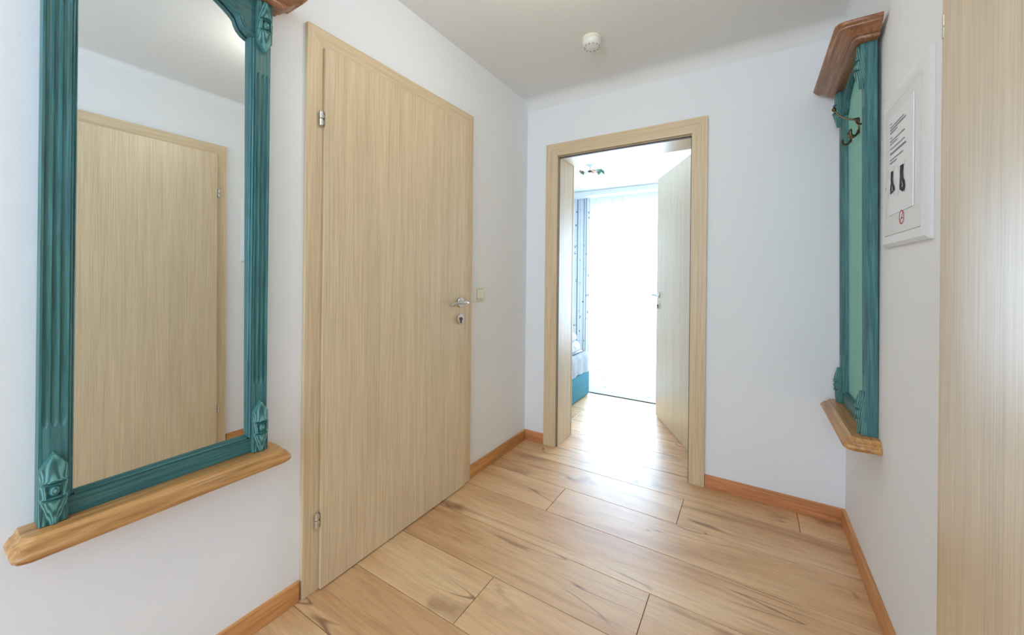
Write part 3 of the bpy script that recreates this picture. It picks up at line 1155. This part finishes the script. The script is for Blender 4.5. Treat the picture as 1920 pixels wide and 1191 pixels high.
obj('red_ring_and_bar', b, M['red'], st)
b = B((cx - 0.012, 0.0008, -0.005), (cx + 0.008, 0.00095, -0.002))
obj('cigarette', b, M['black_ink'], st)

# ================================================================== LIGHT SWITCH
sw = empty('light_switch', (0.0, 1.848, 1.058), R(-90), 'cream rocker light switch beside the closed oak door', 'switch')
b = B((-0.0395, 0.0005, -0.0395), (0.0395, 0.010, 0.0395))
obj('switch_plate', b, M['cream_plastic'], sw, bevel=0.004)
obj('rocker_gap_shadow', B((-0.0284, 0.0098, -0.0290), (0.0284, 0.0108, 0.0284)), M['rubber'], sw)  # raised dark ring stands in for the shaded gap round the rocker
b = bmesh.new()
prism(b, [(0.0109, -0.027), (0.0185, -0.027), (0.0135, 0.027), (0.0109, 0.027)], -0.027, 0.027, 0)
obj('rocker', b, M['cream_plastic'], sw, bevel=0.001)

# ================================================================== SMOKE DETECTOR
sd = empty('smoke_detector', (0.655, 1.930, H), 0, 'small round white smoke detector on the hall ceiling', 'smoke detector')
obj('mounting_base', lathe(bmesh.new(), [(0, -0.0005), (0.0495, -0.0005), (0.0505, -0.004), (0.0505, -0.013), (0.0490, -0.015), (0.047, -0.0155), (0.047, -0.0185), (0.0, -0.0185)], 48), M['cream_plastic'], sd)
obj('sensor_cap', lathe(bmesh.new(), [(0, -0.019), (0.0485, -0.019), (0.050, -0.021), (0.050, -0.026), (0.047, -0.035), (0.040, -0.045), (0.030, -0.051), (0.015, -0.053), (0, -0.0535)], 48), M['white_plastic'], sd)
b = bmesh.new()
for i in range(12):
    a = 2 * PI * i / 12
    bb = B((0.036, -0.0035, -0.0502), (0.042, 0.0035, -0.0462))
    bmesh.ops.rotate(bb, verts=bb.verts, cent=(0, 0, 0), matrix=Matrix.Rotation(a, 3, 'Z'))
    t_ = bpy.data.meshes.new('t'); bb.to_mesh(t_); bb.free(); b.from_mesh(t_); bpy.data.meshes.remove(t_)
obj('vent_slots', b, M['grey'], sd)['kind'] = 'stuff'


# ================================================================== HALL LAMPS (one just above the frame, one added behind the camera)
def dome_lamp(loc, label, r, power):
    l = empty('ceiling_lamp', loc, 0, label, 'ceiling lamp')
    obj('lamp_base', lathe(bmesh.new(), [(0, -0.0005), (r * 1.02, -0.0005), (r * 1.04, -0.006), (r * 1.04, -0.020), (r, -0.024), (0, -0.024)], 40), M['white_plastic'], l)
    prof = [(0, -0.0245), (r * 0.97, -0.0245)] + [(r * 0.97 * math.cos(t), -0.0245 - 0.055 * math.sin(t)) for t in frange(0.15, PI / 2 - 0.02, 9)] + [(0, -0.080)]
    obj('lamp_shade', lathe(bmesh.new(), prof, 40), M['lamp_glass'], l, smooth=60)
    p = point('bulb', (loc[0], loc[1], loc[2] - 0.145), power, (1.0, 0.90, 0.76), 0.06)
    return l


dome_lamp((0.80, 1.17, H), 'round opal glass lamp on the hall ceiling, lit', 0.10, 5)
dome_lamp((0.88, -1.2, H), 'added round opal glass fill lamp on the ceiling behind the viewer, lit', 0.12, 8)  # second lamp, added as fill behind the camera

# ================================================================== BEDROOM
# bed: long side on the room's left, foot end near the doorway axis
bed = empty('bed', (-0.98, 3.20, 0), 0, 'bed with a teal ribbed base and white mattress seen through the doorway', 'bed')


def rbox(x0, x1, y0, y1, z0, z1, rc, re, seg=6):
    """box with rounded vertical corners and softened top and bottom edges"""
    bm = bmesh.new()
    rings = []
    lv = [(0, z0)] if re == 0 else []
    for i in range(4):
        t = PI / 2 * i / 3
        lv.append((re * (1 - math.sin(t)), z0 + re * (1 - math.cos(t))))
    for i in range(4):
        t = PI / 2 * i / 3
        lv.append((re * (1 - math.cos(t)), z1 - re * (1 - math.sin(t))))
    for ins_, z in lv:
        ring = []
        for cx_, cy_, a0 in ((x1 - rc, y1 - rc, 0), (x0 + rc, y1 - rc, 90), (x0 + rc, y0 + rc, 180), (x1 - rc, y0 + rc, 270)):
            for s in range(seg + 1):
                a = R(a0 + 90 * s / seg)
                r_ = rc - ins_
                ring.append(bm.verts.new((cx_ + r_ * math.cos(a), cy_ + r_ * math.sin(a), z)))
        rings.append(ring)
    for a, c in zip(rings, rings[1:]):
        for i in range(len(a)):
            bm.faces.new((a[i], a[(i + 1) % len(a)], c[(i + 1) % len(a)], c[i]))
    bm.faces.new(rings[0][::-1]); bm.faces.new(rings[-1])
    return bm


obj('bed_base', rbox(-1.0, 1.0, -0.44, 0.505, 0.004, 0.250, 0.05, 0.02), M['bed_teal'], bed, smooth=60)
mm = rbox(-0.99, 0.992, -0.43, 0.495, 0.2505, 0.430, 0.07, 0.04)
obj('mattress', mm, M['linen'], bed, smooth=60)
# sheet hanging over the mattress side, a little wavy at the hem
b = bmesh.new()
ys = frange(-0.43, 0.44, 40)
r_a = [b.verts.new((0.950, y, 0.4325)) for y in ys]
r_b = [b.verts.new((0.965, y, 0.4325)) for y in ys]
r_c = [b.verts.new((0.992, y, 0.425)) for y in ys]
r_d = [b.verts.new((1.004 + 0.003 * math.sin(i * 0.9), y, 0.38)) for i, y in enumerate(ys)]
r_e = [b.verts.new((1.008 + 0.006 * math.sin(i * 0.9), y, 0.245 + 0.010 * math.sin(y * 9))) for i, y in enumerate(ys)]
for A_, B_ in ((r_a, r_b), (r_b, r_c), (r_c, r_d), (r_d, r_e)):
    for i in range(len(ys) - 1):
        b.faces.new((A_[i], A_[i + 1], B_[i + 1], B_[i]))
bmesh.ops.solidify(b, geom=b.faces[:], thickness=0.002)
obj('bed_sheet', b, M['linen'], bed, smooth=60)


def fold(x0, x1, y0, y1, z0, z1, seed):
    """soft folded layer: rounded block with gentle bulges"""
    bm = rbox(x0, x1, y0, y1, z0, z1, 0.07, (z1 - z0) * 0.48, 5)
    for v_ in bm.verts:
        c = v_.co
        k_ = 0.010 * math.sin(13 * c.y + seed) + 0.007 * math.sin(21 * c.y + 9 * c.z * 10 + seed)
        c.x += k_
        if c.z < (z0 + z1) / 2:
            c.z = z0 + (c.z - z0) * 0.35
        if c.z > (z0 + z1) / 2:
            c.z += 0.006 * math.sin(9 * c.x + 11 * c.y + seed) - 0.006
    return bm


dv = empty('folded_duvet', (-0.38, 3.10, 0.434), 0, 'white duvet with grey flower print folded on the bed', 'duvet')
obj('lower_fold', fold(-0.60, 0.345, -0.30, 0.50, 0.002, 0.108, 1), M['duvet'], dv, smooth=80)
obj('upper_fold', fold(-0.60, 0.32, -0.30, 0.46, 0.109, 0.198, 3), M['duvet'], dv, smooth=80)

# rug
rug = empty('rug', (0.6, 4.60, 0), 0, 'off-white bedroom rug with faint pattern and painted edge shadow', 'rug')
obj('pile', B((-1.25, -0.865, 0.0005), (1.3, 0.86, 0.008)), M['rug'], rug)
obj('edge_shadow_strip', B((-1.25, -0.872, 0.0005), (1.3, -0.866, 0.007)), M['rug_edge'], rug)  # dark strip put in as the shadow line along the rug front

# window with frame, sashes and glass
wd = empty('window_1', ((WX0 + WX1) / 2, BY1 + 0.10, 0.0), 0, 'large balcony window behind the sheer curtain', 'window', kind='structure')
hw_ = (WX1 - WX0) / 2
b = bmesh.new()
for lo, hi in (((-hw_, -0.03, 0.051), (-hw_ + 0.06, 0.03, WZ)), ((hw_ - 0.06, -0.03, 0.051), (hw_, 0.03, WZ)),
               ((-hw_ + 0.06, -0.03, 0.051), (hw_ - 0.06, 0.03, 0.11)), ((-hw_ + 0.06, -0.03, WZ - 0.06), (hw_ - 0.06, 0.03, WZ)),
               ((-0.05, -0.03, 0.11), (0.05, 0.03, WZ - 0.06))):
    box(b, lo, hi)
obj('window_frame', b, M['white_plastic'], wd)
for s in (-1, 1):
    x0, x1 = (0.0505, hw_ - 0.0605) if s > 0 else (-hw_ + 0.0605, -0.0505)
    obj('window_pane', B((x0, -0.004, 0.1105), (x1, 0.004, WZ - 0.0605)), M['pane'], wd)


# curtains
def curtain(name, x0, x1, y, z0, z1, amp, wave, m, label, cat, uvs=True, seed=0):
    rn = random.Random(seed)
    n = int((x1 - x0) / wave * 8)
    bm = bmesh.new()
    uvl = bm.loops.layers.uv.new('UVMap')
    zs = [z0, z0 + 0.25, (z0 + z1) / 2, z1 - 0.25, z1]
    ph = [rn.uniform(-0.5, 0.5) for _ in range(n + 1)]
    pos, u = [], 0
    last = None
    rows = []
    for i in range(n + 1):
        x = x0 + (x1 - x0) * i / n
        t = 2 * PI * (x - x0) / wave + 0.6 * math.sin(i * 0.21)
        dy = amp * math.sin(t) + amp * 0.25 * math.sin(2.3 * t + 1)
        dx = amp * 0.35 * math.sin(2 * t)
        if last is not None:
            u += math.hypot(x + dx - last[0], dy - last[1])
        last = (x + dx, dy)
        pos.append((x + dx, y + dy, u))
    for z in zs:
        k_ = 1.0 if z < z1 else 0.8
        rows.append([bm.verts.new((p[0], y + (p[1] - y) * k_, z + (0.012 * math.sin(i * 0.37) if z == z0 else 0))) for i, p in enumerate(pos)])
    for j in range(len(zs) - 1):
        for i in range(n):
            f = bm.faces.new((rows[j][i], rows[j][i + 1], rows[j + 1][i + 1], rows[j + 1][i]))
            for lp, (a, c) in zip(f.loops, ((i, j), (i + 1, j), (i + 1, j + 1), (i, j + 1))):
                lp[uvl].uv = (pos[a][2], zs[c])
    o = obj(name, bm, m, smooth=80)
    return tag(o, label, cat)


curtain('sheer_curtain', -0.92, 2.10, 5.62, 0.030, 2.335, 0.022, 0.085, M['sheer'], 'white floor-length sheer curtain glowing in front of the window', 'curtain', seed=2)
curtain('patterned_curtain', -1.45, -0.66, 5.47, 0.020, 2.325, 0.028, 0.095, M['drape'], 'white curtain with dark stripes and small bird marks beside the window', 'curtain', seed=5)
rail = empty('curtain_rail', (0.3, 5.54, 2.37), 0, 'white curtain pelmet board under the bedroom ceiling', 'curtain rail')
obj('pelmet', B((-1.9, -0.17, -0.033), (2.1, -0.152, 0.036)), M['white_plastic'], rail)
obj('track', B((-1.9, -0.15, -0.028), (2.1, 0.15, -0.018)), M['white_plastic'], rail)

# floral ceiling lamp in the bedroom
fl = empty('floral_ceiling_lamp', (-0.16, 4.12, H), 0, 'flower-shaped bedroom ceiling lamp with green metal leaves and apricot bloom', 'ceiling lamp')
obj('ceiling_rose', lathe(bmesh.new(), [(0, -0.0005), (0.05, -0.0005), (0.048, -0.012), (0.02, -0.022), (0.008, -0.03), (0.006, -0.052), (0, -0.052)], 24), M['white_plastic'], fl)


def leaf_bm(L, wd_, bend):
    bm = bmesh.new()
    n = 6
    mid, lf, rt = [], [], []
    for i in range(n + 1):
        t = i / n
        w = wd_ * math.sin(PI * min(1, t * 0.97 + 0.02)) ** 0.8 + 0.0005
        z = -bend * t * t
        mid.append(bm.verts.new((L * t, 0, z - 0.004)))
        lf.append(bm.verts.new((L * t, w, z + 0.003 * (i % 2))))
        rt.append(bm.verts.new((L * t, -w, z + 0.003 * (i % 2))))
    for i in range(n):
        bm.faces.new((mid[i], mid[i + 1], lf[i + 1], lf[i]))
        bm.faces.new((mid[i], rt[i], rt[i + 1], mid[i + 1]))
    bmesh.ops.solidify(bm, geom=bm.faces[:], thickness=0.0015)
    return bm


lm = None
for cxx, cyy, n_ in ((-0.10, -0.03, 5), (0.10, 0.02, 6), (0.015, -0.05, 0)):
    b = bmesh.new()
    tube(b, bez((0, 0, -0.05), (cxx * 0.3, cyy * 0.3, -0.09), (cxx * 0.7, cyy * 0.7, -0.09), (cxx, cyy, -0.065), 8), 0.004, 8)
    obj('arm', b, M['white_plastic'], fl)
    for i in range(n_):
        if lm is None:
            o = obj('leaf', leaf_bm(0.072, 0.024, 0.035), M['leaf'], fl, smooth=60)
            lm = o.data
        else:
            o = bpy.data.objects.new('leaf', lm)
            COL.objects.link(o)
            o.parent = fl
        o.location = (cxx, cyy, -0.066)
        o.rotation_euler = (0.3 * math.sin(i * 2), 0.2 * math.cos(i), 2 * PI * i / n_ + cxx * 9)


def flower(x, y, z, r, m, name):
    b = bmesh.new()
    for i in range(6):
        a = 2 * PI * i / 6
        t_ = leaf_bm(r, r * 0.42, -r * 0.5)
        bmesh.ops.rotate(t_, verts=t_.verts, cent=(0, 0, 0), matrix=Matrix.Rotation(a, 3, 'Z'))
        me_ = bpy.data.meshes.new('t'); t_.to_mesh(me_); t_.free(); b.from_mesh(me_); bpy.data.meshes.remove(me_)
    bmesh.ops.rotate(b, verts=b.verts, cent=(0, 0, 0), matrix=Matrix.Rotation(PI, 3, 'X'))
    bmesh.ops.translate(b, verts=b.verts, vec=(x, y, z))
    lathe(b, [(0, -0.02), (0.008, -0.016), (0.010, -0.008), (0, 0)], 10, Matrix.Translation((x, y, z)))
    return obj(name, b, m, fl, smooth=60)


flower(0.02, 0.05, -0.050, 0.055, M['rose'], 'flower_shade')
flower(-0.085, -0.06, -0.075, 0.030, M['rose'], 'flower_shade')
flower(0.015, -0.055, -0.085, 0.028, M['blackleaf'], 'flower_bud')
